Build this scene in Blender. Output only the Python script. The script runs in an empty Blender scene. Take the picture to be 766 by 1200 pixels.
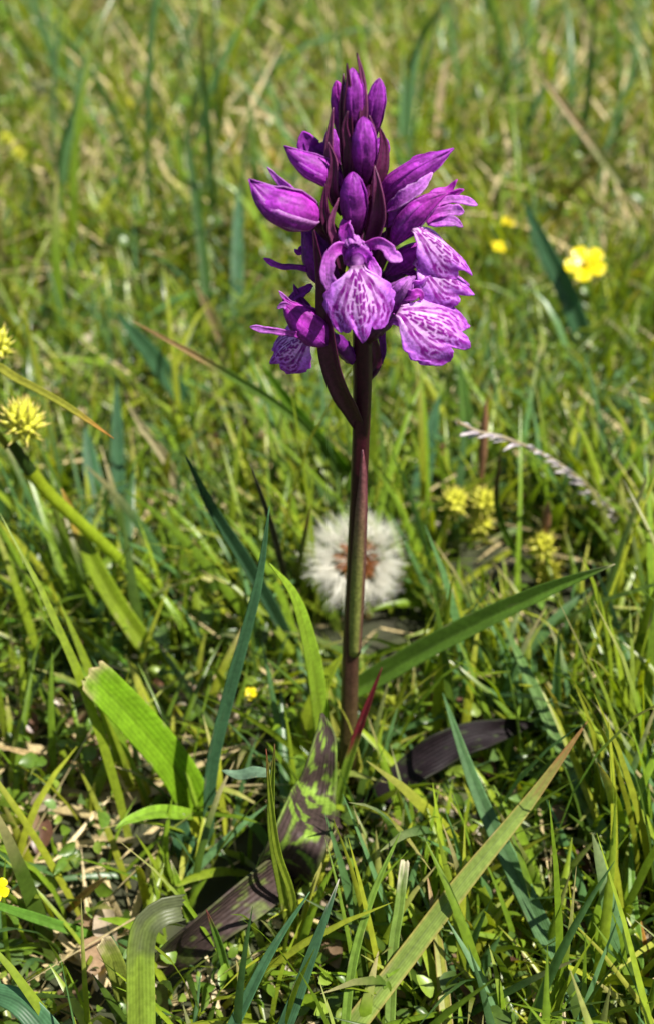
import bpy, math, random
import numpy as np
from mathutils import Vector, Matrix

rng = np.random.default_rng(7)
random.seed(7)
scene = bpy.context.scene
R = math.radians

# ------------------------------------------------------------------ camera
F = 1287.0                      # focal length in photo pixels (photo 766 x 1200)
PITCH = R(35)
CAM = np.array([-0.005, -0.185, 0.213])
cam_data = bpy.data.cameras.new('camera')
cam_data.sensor_fit = 'VERTICAL'
cam_data.sensor_height = 24.0
cam_data.sensor_width = 24.0
cam_data.lens = 24.0 * F / 1200.0
cam_data.clip_start = 0.01
cam_data.clip_end = 200.0
cam_data.dof.use_dof = True
cam_data.dof.focus_distance = 0.196
cam_data.dof.aperture_fstop = cam_data.lens / 2.4     # 2.4 mm entrance pupil
cam = bpy.data.objects.new('camera', cam_data)
cam.location = CAM
cam.rotation_euler = (math.pi / 2 - PITCH, 0, 0)
scene.collection.objects.link(cam)
scene.camera = cam

# ------------------------------------------------------------------ light
SUN_DIR = Vector((0.45, -0.24, 0.88)).normalized()     # towards the sun
world = bpy.data.worlds.new('World')
scene.world = world
world.use_nodes = True
wn = world.node_tree.nodes
sky = wn.new('ShaderNodeTexSky')
sky.sky_type = 'NISHITA'
sky.sun_disc = False
sky.sun_elevation = math.asin(SUN_DIR.z)
sky.sun_rotation = math.atan2(SUN_DIR.x, SUN_DIR.y)
wn['Background'].inputs['Strength'].default_value = 0.055
world.node_tree.links.new(sky.outputs[0], wn['Background'].inputs['Color'])
sun_data = bpy.data.lights.new('sun', 'SUN')
sun_data.energy = 5.0
sun_data.angle = R(0.5)
sun_data.color = (1.0, 0.95, 0.86)
sun = bpy.data.objects.new('sun', sun_data)
sun.rotation_euler = SUN_DIR.to_track_quat('Z', 'Y').to_euler()
sun.location = SUN_DIR * 5
scene.collection.objects.link(sun)

scene.view_settings.view_transform = 'Standard'
scene.view_settings.look = 'None'
scene.view_settings.exposure = 0.95
scene.view_settings.gamma = 1.0
scene.render.engine = 'CYCLES'
scene.cycles.use_denoising = True
scene.cycles.max_bounces = 10
scene.cycles.transmission_bounces = 6
scene.cycles.sample_clamp_indirect = 4.0

# ------------------------------------------------------------------ geometry helpers
SP, CP = math.sin(PITCH), math.cos(PITCH)
FWD = np.array([0, CP, -SP]); UP = np.array([0, SP, CP]); RIGHT = np.array([1.0, 0, 0])

def ray(px, py):
    return FWD + (px - 383) / F * RIGHT - (py - 600) / F * UP
def P(px, py, y=0.0):
    """point of the plane 'world y' (metres) seen at photo pixel px, py"""
    r = ray(px, py); return CAM + r * ((y - CAM[1]) / r[1])
def PM(px, py, ymm=0.0):
    return P(px, py, ymm * 0.001)
def G(px, py, z=0.0):
    r = ray(px, py); return CAM + r * ((z - CAM[2]) / r[2])
def proj(p):
    d = np.asarray(p) - CAM
    dep = d @ FWD
    return 383 + F * (d @ RIGHT) / dep, 600 - F * (d @ UP) / dep, dep
def nrm(v):
    v = np.asarray(v, float)
    return v / (np.linalg.norm(v, axis=-1, keepdims=True) + 1e-12)
def lerp(a, b, t):
    return a + (b - a) * t
def sstep(a, b, x):
    t = np.clip((x - a) / (b - a), 0, 1); return t * t * (3 - 2 * t)

def spline(pts, n):
    """Catmull-Rom through pts, n samples evenly spaced by arc length"""
    p = np.asarray(pts, float)
    if len(p) == 2:
        return lerp(p[0], p[1], np.linspace(0, 1, n)[:, None])
    q = np.vstack([2 * p[0] - p[1], p, 2 * p[-1] - p[-2]])
    out = []
    for i in range(1, len(q) - 2):
        t = np.linspace(0, 1, 16, endpoint=False)[:, None]
        a, b, c, d = q[i - 1], q[i], q[i + 1], q[i + 2]
        out.append(0.5 * ((2 * b) + (-a + c) * t + (2 * a - 5 * b + 4 * c - d) * t ** 2 + (-a + 3 * b - 3 * c + d) * t ** 3))
    out = np.vstack(out + [p[-1:]])
    s = np.concatenate([[0], np.cumsum(np.linalg.norm(np.diff(out, axis=0), axis=1))])
    s /= s[-1]
    tt = np.linspace(0, 1, n)
    return np.stack([np.interp(tt, s, out[:, k]) for k in range(p.shape[1])], 1)

def prof(pairs, t):
    a = np.asarray(pairs, float)
    return np.interp(t, a[:, 0], a[:, 1])
def tangents(s):
    return nrm(np.gradient(s, axis=0))
def grid_faces(nv, nu, closed=False):
    i = np.arange(nv - 1)[:, None]; j = np.arange(nu if closed else nu - 1)[None, :]
    j2 = (j + 1) % nu
    return np.stack([i * nu + j, i * nu + j2, (i + 1) * nu + j2, (i + 1) * nu + j], -1).reshape(-1, 4)

COL = scene.collection
def mesh_from(name, verts, faces, cols=None, uvs=None, smooth=True):
    verts = np.asarray(verts, np.float32); faces = np.asarray(faces, np.int32)
    me = bpy.data.meshes.new(name)
    n, k = faces.shape
    me.vertices.add(len(verts)); me.vertices.foreach_set('co', verts.ravel())
    me.loops.add(n * k); me.loops.foreach_set('vertex_index', faces.ravel())
    me.polygons.add(n)
    me.polygons.foreach_set('loop_start', np.arange(0, n * k, k, dtype=np.int32))
    me.polygons.foreach_set('use_smooth', np.full(n, smooth))
    if cols is not None:
        c = np.ones((len(verts), 4), np.float32); c[:, :3] = np.clip(cols, 0, 1)
        at = me.color_attributes.new('col', 'FLOAT_COLOR', 'POINT'); at.data.foreach_set('color', c.ravel())
    if uvs is not None:
        uv = me.uv_layers.new(name='uv')
        uv.data.foreach_set('uv', np.asarray(uvs, np.float32)[faces.ravel()].ravel())
    me.update(calc_edges=True); me.validate()
    return me
def link(name, me, mat, parent=None, thick=None, origin=None, label=None, cat=None, group=None, kind=None):
    if origin is not None and parent is None:
        me.transform(Matrix.Translation(-Vector(origin)))
    o = bpy.data.objects.new(name, me); COL.objects.link(o)
    if origin is not None and parent is None:
        o.location = origin
    if mat is not None and not me.materials:
        for m in (mat if isinstance(mat, (list, tuple)) else [mat]): me.materials.append(m)
    if parent is not None:
        o.parent = parent
        if parent.type == 'EMPTY' or parent.get('moved'):
            o.matrix_parent_inverse = Matrix.Translation(-parent.location)
    if thick:
        md = o.modifiers.new('thickness', 'SOLIDIFY'); md.thickness = thick; md.offset = 0
    tag(o, label, cat, group, kind)
    return o
def tag(o, label=None, cat=None, group=None, kind=None):
    if label: o['label'] = label
    if cat: o['category'] = cat
    if group: o['group'] = group
    if kind: o['kind'] = kind
    return o
def empty(name, loc, label, cat, group=None):
    o = bpy.data.objects.new(name, None); COL.objects.link(o)
    o.location = loc; o.empty_display_size = 0.01
    return tag(o, label, cat, group)

def ribbon(pts, wprof, wmax, nv=24, nu=7, cup=0.0, fold=0.0, roll=0.0, roll1=None, facing=None, wave=0.0, waven=3, rag=0.0):
    """curved strip: spine, half-width profile, cupped or folded cross-section"""
    s = spline(pts, nv); T = tangents(s)
    t = np.linspace(0, 1, nv)
    N = nrm(CAM - s) if facing is None else np.tile(nrm(facing), (nv, 1))
    S = nrm(np.cross(T, N)); N = nrm(np.cross(S, T))
    a = np.radians(lerp(roll, roll if roll1 is None else roll1, t))[:, None]
    S, N = S * np.cos(a) + N * np.sin(a), N * np.cos(a) - S * np.sin(a)
    w = prof(wprof, t) * wmax
    u = np.linspace(-1, 1, nu)
    off = cup * u ** 2 + fold * np.abs(u)
    v = s[:, None] + S[:, None] * (w[:, None] * u[None])[..., None] + N[:, None] * (w[:, None] * off[None])[..., None]
    if rag:
        rg = (value_noise(t * 14 + rag, t * 0 + 3, 17) - .5) * .35
        rg2 = (value_noise(t * 14 + rag + 30, t * 0 + 9, 18) - .5) * .35
        du = np.where(u[None] > 0, rg[:, None], -rg2[:, None]) * (np.abs(u)[None] ** 3)
        v += S[:, None] * (w[:, None] * du)[..., None]
    if wave:
        v += N[:, None] * (wave * w[:, None] * np.sin(t[:, None] * 6.28 * waven + u[None] * 1.5) * np.abs(u)[None] ** 1.5)[..., None]
    U, V = np.meshgrid(u, t)
    return v.reshape(-1, 3), grid_faces(nv, nu), U.ravel(), V.ravel()

def tube(pts, radii, nv=20, nu=10, ridge=0.0, nridge=6, flat=1.0, twist=0.0):
    s = spline(pts, nv); T = tangents(s); t = np.linspace(0, 1, nv)
    N = np.tile(np.array([0.13, -0.95, 0.2]), (nv, 1)); S = nrm(np.cross(T, N)); N = nrm(np.cross(S, T))
    r = prof(radii, t)
    a = np.linspace(0, 2 * math.pi, nu, endpoint=False)[None] + twist * t[:, None]
    rr = r[:, None] * (1 + ridge * np.cos(nridge * a))
    v = s[:, None] + S[:, None] * (rr * np.cos(a))[..., None] + N[:, None] * (rr * np.sin(a) * flat)[..., None]
    U, V = np.meshgrid(np.linspace(-1, 1, nu), t)
    return v.reshape(-1, 3), grid_faces(nv, nu, True), U.ravel(), V.ravel()

def wrap(pts, radii, a0, a1, nv=22, nu=11, flat=1.0, edge_out=0.0):
    """a petal wrapped round a spine (hoods and buds)"""
    s = spline(pts, nv); T = tangents(s); t = np.linspace(0, 1, nv)
    N = nrm(CAM - s); S = nrm(np.cross(T, N)); N = nrm(np.cross(S, T))
    r = prof(radii, t)
    aa = np.radians(np.linspace(a0, a1, nu))[None]
    u = np.linspace(-1, 1, nu)
    rr = r[:, None] * (1 + edge_out * np.abs(u)[None] ** 3)
    v = s[:, None] + S[:, None] * (rr * np.cos(aa))[..., None] + N[:, None] * (rr * np.sin(aa) * flat)[..., None]
    U, V = np.meshgrid(u, t)
    return v.reshape(-1, 3), grid_faces(nv, nu), U.ravel(), V.ravel()

def value_noise(x, y, seed=0):
    r = np.random.default_rng(seed); g = r.random((64, 64))
    xi = np.floor(x).astype(int); yi = np.floor(y).astype(int)
    fx = x - xi; fy = y - yi
    fx = fx * fx * (3 - 2 * fx); fy = fy * fy * (3 - 2 * fy)
    a = g[xi % 64, yi % 64]; b = g[(xi + 1) % 64, yi % 64]; c = g[xi % 64, (yi + 1) % 64]; d = g[(xi + 1) % 64, (yi + 1) % 64]
    return lerp(lerp(a, b, fx), lerp(c, d, fx), fy)
def ground_h(x, y):
    x = np.asarray(x, float); y = np.asarray(y, float)
    return 0.010 * (value_noise(x * 14 + 9, y * 14 + 9, 3) - 0.5) + 0.005 * (value_noise(x * 45 + 9, y * 45 + 9, 4) - 0.5)

# ------------------------------------------------------------------ materials
def leaf_material(name, trans=0.35, rough=0.4, spec=0.5, stripes=0.0, mottled=0.25, nscale=600.0, tint=(1.25, 1.2, 0.5), bump=0.15):
    m = bpy.data.materials.new(name); m.use_nodes = True
    nt = m.node_tree; n = nt.nodes; l = nt.links
    b = n['Principled BSDF']; out = n['Material Output']
    at = n.new('ShaderNodeAttribute'); at.attribute_name = 'col'
    tc = n.new('ShaderNodeTexCoord')
    no = n.new('ShaderNodeTexNoise'); no.inputs['Scale'].default_value = nscale; no.inputs['Detail'].default_value = 4
    l.new(tc.outputs['Object'], no.inputs['Vector'])
    mr = n.new('ShaderNodeMapRange'); mr.inputs['To Min'].default_value = 1 - mottled; mr.inputs['To Max'].default_value = 1 + mottled
    mr.inputs['From Min'].default_value = 0.3; mr.inputs['From Max'].default_value = 0.7
    l.new(no.outputs['Fac'], mr.inputs['Value'])
    mul = n.new('ShaderNodeVectorMath'); mul.operation = 'SCALE'
    l.new(at.outputs['Color'], mul.inputs[0]); l.new(mr.outputs[0], mul.inputs['Scale'])
    src = mul.outputs[0]
    height = no.outputs['Fac']
    if stripes:
        uv = n.new('ShaderNodeUVMap'); uv.uv_map = 'uv'
        sp = n.new('ShaderNodeSeparateXYZ'); l.new(uv.outputs[0], sp.inputs[0])
        mu = n.new('ShaderNodeMath'); mu.operation = 'MULTIPLY'; mu.inputs[1].default_value = stripes
        l.new(sp.outputs[0], mu.inputs[0])
        si = n.new('ShaderNodeMath'); si.operation = 'SINE'; l.new(mu.outputs[0], si.inputs[0])
        m2 = n.new('ShaderNodeMapRange'); m2.inputs['From Min'].default_value = -1
        m2.inputs['To Min'].default_value = 0.9; m2.inputs['To Max'].default_value = 1.08
        l.new(si.outputs[0], m2.inputs['Value'])
        mul2 = n.new('ShaderNodeVectorMath'); mul2.operation = 'SCALE'
        l.new(src, mul2.inputs[0]); l.new(m2.outputs[0], mul2.inputs['Scale'])
        src = mul2.outputs[0]; height = si.outputs[0]
    l.new(src, b.inputs['Base Color'])
    b.inputs['Roughness'].default_value = rough
    b.inputs['Specular IOR Level'].default_value = spec
    if bump:
        bp = n.new('ShaderNodeBump'); bp.inputs['Strength'].default_value = bump; bp.inputs['Distance'].default_value = 0.0002
        l.new(height, bp.inputs['Height']); l.new(bp.outputs[0], b.inputs['Normal'])
    if trans:
        tr = n.new('ShaderNodeBsdfTranslucent'); mx = n.new('ShaderNodeMixShader'); mx.inputs[0].default_value = trans
        tv = n.new('ShaderNodeVectorMath'); tv.operation = 'MULTIPLY'; tv.inputs[1].default_value = tint
        l.new(src, tv.inputs[0]); l.new(tv.outputs[0], tr.inputs['Color'])
        l.new(b.outputs[0], mx.inputs[1]); l.new(tr.outputs[0], mx.inputs[2]); l.new(mx.outputs[0], out.inputs['Surface'])
    return m

M_GRASS = leaf_material('grass_leaf', 0.42, 0.34, 0.5, 0, 0.2, 700, (1.4, 1.25, 0.35))
M_BLADE = leaf_material('veined_blade', 0.42, 0.42, 0.34, 26.0, 0.18, 900, (1.35, 1.25, 0.4), 0.10)
M_DRY = leaf_material('dry_straw', 0.2, 0.5, 0.4, 0, 0.3, 900, (1.1, 1.0, 0.8))
M_PETAL = leaf_material('orchid_petal', 0.42, 0.52, 0.30, 0, 0.3, 1800, (1.3, 0.75, 1.25), 0.5)
M_STEM = leaf_material('orchid_stem', 0.05, 0.40, 0.35, 0, 0.3, 1300, (1, 1, 1), 0.35)
M_BRACT = leaf_material('orchid_bract', 0.18, 0.36, 0.5, 0, 0.3, 1500, (1.3, 0.8, 1.0), 0.3)
M_SPOT = leaf_material('spotted_leaf', 0.15, 0.6, 0.2, 30.0, 0.22, 1100, bump=0.3)
M_PAPPUS = leaf_material('white_pappus', 0.45, 0.5, 0.3, 0, 0.05, 800, (1, 1, 1), 0)
M_YELLOW = leaf_material('yellow_petal', 0.3, 0.3, 0.6, 0, 0.1, 900, (1.1, 1.0, 0.4), 0.1)
M_FRUIT = leaf_material('sedge_fruit', 0.25, 0.4, 0.45, 0, 0.15, 1500, (1.2, 1.1, 0.4), 0.1)

def soil_material():
    m = bpy.data.materials.new('soil'); m.use_nodes = True
    nt = m.node_tree; n = nt.nodes; l = nt.links; b = n['Principled BSDF']
    tc = n.new('ShaderNodeTexCoord')
    no = n.new('ShaderNodeTexNoise'); no.inputs['Scale'].default_value = 60; no.inputs['Detail'].default_value = 8
    l.new(tc.outputs['Object'], no.inputs['Vector'])
    cr = n.new('ShaderNodeValToRGB'); e = cr.color_ramp.elements
    e[0].position = 0.3; e[0].color = (0.018, 0.014, 0.008, 1)
    e[1].position = 0.75; e[1].color = (0.06, 0.07, 0.02, 1)
    k = cr.color_ramp.elements.new(0.5); k.color = (0.03, 0.035, 0.012, 1)
    l.new(no.outputs['Fac'], cr.inputs[0]); l.new(cr.outputs[0], b.inputs['Base Color'])
    b.inputs['Roughness'].default_value = 0.9
    bp = n.new('ShaderNodeBump'); bp.inputs['Distance'].default_value = 0.004; l.new(no.outputs['Fac'], bp.inputs['Height'])
    l.new(bp.outputs[0], b.inputs['Normal'])
    return m

# ------------------------------------------------------------------ ground
ax = np.concatenate([[-60, -20, -8, -4], np.linspace(-2.4, 2.4, 160), [4, 8, 20, 60]])
ay = np.concatenate([[-60, -20, -8, -3], np.linspace(-1.2, 3.6, 160), [5, 9, 20, 60]])
gx, gy = np.meshgrid(ax, ay)
inside = (np.abs(gx) < 2.5) & (gy > -1.3) & (gy < 3.7)
gz = np.where(inside, ground_h(gx, gy), 0)
gme = mesh_from('ground', np.stack([gx.ravel(), gy.ravel(), gz.ravel()], 1), grid_faces(len(ay), len(ax)))
link('ground', gme, soil_material(), kind='structure')

# ------------------------------------------------------------------ keep-clear buffer (sward blades may not stand in front of these)
KEEP = np.full((130, 90), -9.0)      # orchid, seed head, sedge heads
SOFT = np.full((130, 90), -9.0)      # single blades
def keep(px, py, y, rad=10, buf=None):
    KEEP_ = KEEP if buf is None else buf
    x0, x1 = int((px - rad) // 10) + 5, int((px + rad) // 10) + 5
    y0, y1 = int((py - rad) // 10) + 5, int((py + rad) // 10) + 5
    x0, y0 = max(x0, 0), max(y0, 0)
    if x1 < 0 or y1 < 0: return
    KEEP_[y0:y1 + 1, x0:x1 + 1] = np.maximum(KEEP_[y0:y1 + 1, x0:x1 + 1], y)
def keep_rect(x0, y0, x1, y1, y):
    keep((x0 + x1) / 2, (y0 + y1) / 2, y, 0)
    KEEP[int(y0 // 10) + 5:int(y1 // 10) + 6, max(0, int(x0 // 10) + 5):int(x1 // 10) + 6] = np.maximum(
        KEEP[int(y0 // 10) + 5:int(y1 // 10) + 6, max(0, int(x0 // 10) + 5):int(x1 // 10) + 6], y)

# ================================================================== ORCHID
c3 = lambda *a: np.array(a, float)
VIO = c3(0.40, 0.048, 0.50); MAG = c3(0.46, 0.040, 0.47); DEEP = c3(0.12, 0.012, 0.17)
PALE = c3(0.58, 0.20, 0.68); WINE = c3(0.055, 0.008, 0.028); WHITE = c3(0.85, 0.54, 0.92)

orchid = empty('orchid', (0, 0, 0), 'upright purple orchid with a dense flower spike on a dark wine-coloured stem', 'orchid')

def px_w(px, y):                      # pixels -> metres at world y (near the spike)
    return px * (0.196 + (y) * 0.94) / F

def petal_cols(U, V, base, tip, edge=None, vein=0.0, nv=5, ph=0.0):
    c = lerp(base[None], tip[None], sstep(0.05, 0.9, V)[:, None])
    if edge is not None:
        c = lerp(c, edge[None], sstep(0.8, 1.0, np.abs(U))[:, None] * 0.6)
    if vein:
        k = (0.5 + 0.5 * np.cos(U * math.pi * nv + ph + 0.5 * np.sin(V * 9))) ** 6
        c = c * (1 - vein * k)[:, None]
    c = c * (0.75 + 0.5 * value_noise(U * 4 + V * 3 + 20, V * 9 + ph + 20, 11))[:, None]
    c = c * (0.66 + 0.68 * value_noise(U * 14 + 20, V * 3 + ph * 5 + 20, 12))[:, None]
    return c

LANCE = [(0, .35), (.15, .75), (.4, 1), (.7, .8), (.9, .4), (1, .05)]
STRAP = [(0, .8), (.2, .7), (.5, .75), (.8, .8), (.93, .6), (1, .1)]
OVAL = [(0, .4), (.2, .9), (.45, 1), (.75, .85), (.92, .5), (1, .05)]

def sepal(parent, pts, wpx, base=VIO, tip=MAG, edge=None, roll=0, roll1=None, cup=.25, name='sepal', shape=LANCE, vein=.35, wave=0.06, nv=22):
    q = [PM(*p) for p in pts]
    w = px_w(wpx / 2, pts[len(pts) // 2][2] * .001)
    v, f, U, V = ribbon(q, shape, w, nv, 9, cup, 0, roll, roll1, None, wave * 2, 3, 1 + rng.random() * 20)
    return link(name, mesh_from(name, v, f, petal_cols(U, V, base, tip, edge, vein, 4, rng.random() * 6), np.stack([U, V], 1)), M_PETAL, parent, 0.00022)

HOODP = [(0, .25), (.12, .55), (.35, 1), (.6, .95), (.82, .55), (.95, .16), (1, .02)]
def hood(parent, pts, wpx, base, tip, edge=None, spans=((-20, 150), (100, 290), (-130, 20)), flat=.9, name='petal', shape=HOODP):
    q = [PM(*p) for p in pts]
    w = px_w(wpx / 2, pts[len(pts) // 2][2] * .001)
    for k, (a0, a1) in enumerate(spans):
        rp = [(t, r * w * (1 + .05 * k)) for t, r in shape]
        v, f, U, V = wrap(q, rp, a0, a1, 30, 17, flat, 0.08)
        ph = rng.random() * 20
        v = v + nrm(CAM - v) * ((value_noise(V * 6 + ph, U * 2 + ph, 15) - .5) * w * .34 + (value_noise(V * 3 + ph, U * 7 + ph, 16) - .5) * w * .16)[:, None]
        link(name, mesh_from(name, v, f, petal_cols(U, V, base, tip, edge, .38, 7, k * 2.0), np.stack([U, V], 1)), M_PETAL, parent, 0.0002)

def ovary(name, pts, r0, r1, c0=WINE, c1=DEEP):
    q = [PM(*p) for p in pts]
    v, f, U, V = tube(q, [(0, r0), (.5, (r0 + r1) * .6), (1, r1)], 18, 12, .10, 6, 1.0, 2.2)
    return link(name, mesh_from(name, v, f, petal_cols(U, V, c0, c1), np.stack([U, V], 1)), M_STEM, orchid)

# --- lip: three lobed skirt with loops and dashes of darker purple
LOOPS = []
for sgn in (1, -1):
    LOOPS += [np.array([(sgn * a, b) for a, b in l]) for l in (
        [(.10, .06), (.24, .22), (.42, .42), (.50, .58), (.44, .70), (.30, .78)],
        [(.16, .10), (.48, .32), (.72, .52), (.78, .64), (.70, .74), (.58, .78)])]
DASH = []
for sgn in (1, -1):
    DASH += [np.array([(sgn * a, b) for a, b in l]) for l in (
        [(.05, .10), (.12, .30), (.22, .50), (.24, .64), (.16, .74)],
        [(.08, .36), (.09, .56), (.06, .72)],
        [(.34, .48), (.34, .60), (.28, .66)],
        [(.62, .50), (.64, .62), (.55, .70)],
        [(.86, .52), (.93, .66), (.84, .78)],
        [(.66, .82), (.72, .88)], [(.42, .82), (.46, .92)], [(.52, .80), (.55, .88)], [(.84, .78), (.88, .84)])]
DASH += [np.array([(0, .14), (.02, .3), (-.02, .5), (.02, .7), (0, .93)]), np.array([(.10, .82), (.13, .9)]), np.array([(-.10, .84), (-.14, .92)])]
def seg_dist(X, Y, poly):
    best = np.full(X.shape, 9.0); par = np.zeros(X.shape); acc = 0
    for a, b in zip(poly[:-1], poly[1:]):
        d = b - a; L2 = d @ d
        t = np.clip(((X - a[0]) * d[0] + (Y - a[1]) * d[1]) / L2, 0, 1)
        dist = np.hypot((X - a[0] - t * d[0]) * .6, Y - a[1] - t * d[1])
        m = dist < best
        best = np.where(m, dist, best); par = np.where(m, acc + t * math.sqrt(L2), par)
        acc += math.sqrt(L2)
    return best, par
def lip(parent, o, tipp, wpx, normal, refl=.35, arch=.25, seed=1, contrast=1.0, wfac=1.0):
    O = PM(*o); Tp = PM(*tipp)
    L = np.linalg.norm(Tp - O); D = (Tp - O) / L
    N = nrm(normal); S = nrm(np.cross(D, N)); N = nrm(np.cross(S, D))
    W = px_w(wpx / 2, o[2] * .001)
    n = 64
    u = np.linspace(-1, 1, n); v = np.linspace(0, 1, n)
    U, V = np.meshgrid(u, v)
    r = np.random.default_rng(seed)
    jit = .006 * np.sin(u * 31 + r.random() * 6) + .009 * np.sin(u * 17 + r.random() * 6) + .004 * np.sin(u * 53)
    E = np.interp(np.abs(u), [0, .08, .17, .24, .29, .36, .5, .68, .82, .93, 1], [1, .985, .93, .86, .80, .835, .86, .84, .77, .66, .55]) + jit
    Wd = np.interp(v, [0, .1, .22, .38, .55, .75, .9, 1], [.17, .24, .44, .74, .93, 1.0, .97, .93])
    Wd = Wd[:, None] * (1 + .035 * np.sin(v * 26 + r.random() * 6)[:, None] * np.sign(U) * sstep(.7, 1, np.abs(U)))
    X = U * Wd; Y = V * E[None]
    Z = -refl * X ** 2 * (0.35 + Y) - arch * (Y - .15) ** 2 + .05 * np.exp(-(X / .18) ** 2) * np.sin(Y * 3.1)
    Z += .02 * np.sin(U * 9 + 2 * V + seed) * V ** 2 + .022 * np.sin(V * 7 + U * 14 + seed) * sstep(.6, 1, np.maximum(np.abs(U), V))
    pos = O + S * (X * W)[..., None] + D * (Y * L)[..., None] + N * (Z * L * .8)[..., None]
    base = lerp(WHITE, c3(.58, .17, .76), sstep(.15, .85, np.maximum(np.abs(X) * .95, sstep(.35, 1, Y / np.maximum(E, .3)[None]) * .8))[..., None])
    dark = c3(.27, .008, .30)
    nx = value_noise(X * 9 + 30, Y * 9 + 30 + seed, 21) - .5
    ny = value_noise(X * 9 + 50, Y * 9 + 10 + seed, 22) - .5
    Xn = X + nx * .05; Yn = Y + ny * .045
    mask = np.zeros(X.shape)
    for k, pl in enumerate(LOOPS):
        d, s = seg_dist(Xn, Yn, pl)
        mask = np.maximum(mask, (1 - sstep(.020, .040, d)) * (.85 + .15 * np.sin(s * 20 + k)))
    for k, pl in enumerate(DASH):
        d, s = seg_dist(Xn, Yn, pl)
        mask = np.maximum(mask, (1 - sstep(.013, .034, d)) * sstep(-1.0, -.7, np.sin(s * 42 + k * 1.7 + seed)))
    edge = sstep(.84, .99, np.maximum(np.abs(U), V)) * sstep(.35, .6, V)
    mot = value_noise(U * 13 + 40, V * 6 + 40 + seed, 23)
    mask = np.maximum(mask, edge * sstep(.45, .7, mot) * .7)
    c = lerp(base, dark, (mask * contrast)[..., None])
    c = lerp(c, c3(.40, .09, .56), (edge * .35)[..., None])
    c = lerp(c, c3(.16, .01, .14), ((1 - sstep(0.0, .09, V)) * .8)[..., None])
    me = mesh_from('lip', pos.reshape(-1, 3), grid_faces(n, n), c.reshape(-1, 3), np.stack([U.ravel(), V.ravel()], 1))
    return link('lip', me, M_PETAL, parent, 0.00025)

# --- stem, its clasping leaf and the spotted basal leaves
stem_px = [(404, 935, 1), (406, 900, 0), (408, 850, 0), (410, 770, 0), (416, 650, 0), (422, 520, 0), (424, 420, 0), (421, 330, 0), (416, 240, 0), (413, 160, 0), (412, 108, 0)]
v, f, U, V = tube([PM(*p) for p in stem_px], [(0, .0024), (.25, .0019), (.45, .00172), (.62, .00168), (.72, .0018), (.85, .0014), (1, .0006)], 60, 20, .07, 5, 1, 1.4)
cs = np.stack([prof([(0, .11), (.2, .085), (.36, .06), (.5, .045), (1, .048)], V),
               prof([(0, .10), (.2, .050), (.36, .016), (.5, .006), (1, .005)], V),
               prof([(0, .022), (.22, .025), (.42, .018), (.55, .012), (1, .022)], V)], 1)
cs *= .8 * (.7 + .6 * value_noise(U * 5 + 30, V * 40 + 30, 8))[:, None]
stem = link('stem', mesh_from('stem', v, f, cs, np.stack([U, V], 1)), M_STEM, orchid)
q = [PM(416, 770, -2.2), PM(419, 700, -2.6), PM(423, 620, -2.9), PM(425.5, 560, -2.9), PM(424, 527, -2.7)]
v, f, U, V = ribbon(q, [(0, .8), (.25, .95), (.5, .9), (.75, .7), (.92, .35), (1, .05)], .00165, 30, 9, -.75, 0, -14)
gc = lerp(c3(.18, .20, .045)[None], c3(.20, .07, .08)[None], sstep(.3, .95, V)[:, None])
gc = lerp(gc, c3(.09, .02, .035)[None], sstep(.3, 1, np.abs(U + .25))[:, None] * .9)
gc = gc * (.75 + .5 * value_noise(U * 3 + 9, V * 30 + 9, 5))[:, None]
link('clasping_leaf', mesh_from('clasping_leaf', v, f, gc, np.stack([U, V], 1)), M_STEM, orchid, .0003, label='small green leaf with purplish rim hugging the stem')

def spotted(pts, w, roll, roll1, green, seed, blot=.5, shape=None, label=None, cup=.35, wave=.08, dk=c3(.05, .033, .030)):
    q = [P(*p) for p in pts]
    v, f, U, V = ribbon(q, shape or [(0, .45), (.2, .8), (.45, 1), (.7, .85), (.88, .45), (1, .04)], w, 90, 27, cup, .12, roll, roll1, None, wave, 3)
    L = 9.0
    n1 = value_noise(V * 30 + 10 + seed, U * 2.6 + 20, 31) * .7 + value_noise(V * 70 + seed, U * 6 + 20, 32) * .3
    m = sstep(blot - .05, blot + .05, n1) * (1 - .8 * sstep(.86, 1, np.abs(U)) * value_noise(V * 30 + 3, U * 3 + 9, 37))
    g = green[None] * (.8 + .4 * value_noise(V * 20 + 10, U * 4 + 10, 33))[:, None]
    c = lerp(g, dk[None] * (.7 + .7 * value_noise(V * 70, U * 9 + 40, 34))[:, None], m[:, None])
    c = lerp(c, dk[None], sstep(.955, 1, V)[:, None])
    return link('leaf', mesh_from('leaf', v, f, c, np.stack([U, V], 1)), M_SPOT, orchid, .0005, label=label)
def Gy(px, py, z): return (px, py, G(px, py, z)[1])
spotted([Gy(318, 1050, .003), Gy(332, 1015, .020), Gy(349, 978, .034), (366, 932, -.024), (377, 885, -.020), (380, 858, -.017), (377, 836, -.015)],
        .0062, -22, -12, c3(.17, .27, .035), 3, .40, [(0, .7), (.2, .92), (.4, .95), (.6, .88), (.8, .66), (.93, .36), (1, .03)], 'green leaf blotched all over with dark purplish-brown spots')
spotted([Gy(402, 955, .006), Gy(350, 1000, .016), Gy(300, 1040, .022), Gy(245, 1082, .020), Gy(200, 1120, .010), Gy(180, 1148, .0)],
        .0048, 30, 40, c3(.09, .11, .03), 8, .30, [(0, .5), (.3, .9), (.6, 1), (.85, .8), (1, .2)], 'dull brownish basal leaf arching over to the ground')
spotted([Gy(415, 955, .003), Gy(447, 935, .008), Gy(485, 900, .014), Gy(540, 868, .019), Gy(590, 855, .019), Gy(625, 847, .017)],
        .0040, 15, -5, c3(.03, .04, .015), 14, .20, None, 'purple-brown basal leaf with narrow tip, darkened by painted shade', .3, .28, c3(.010, .006, .008))  # green and blotch colours both darkened to stand in for shade on this leaf

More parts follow.
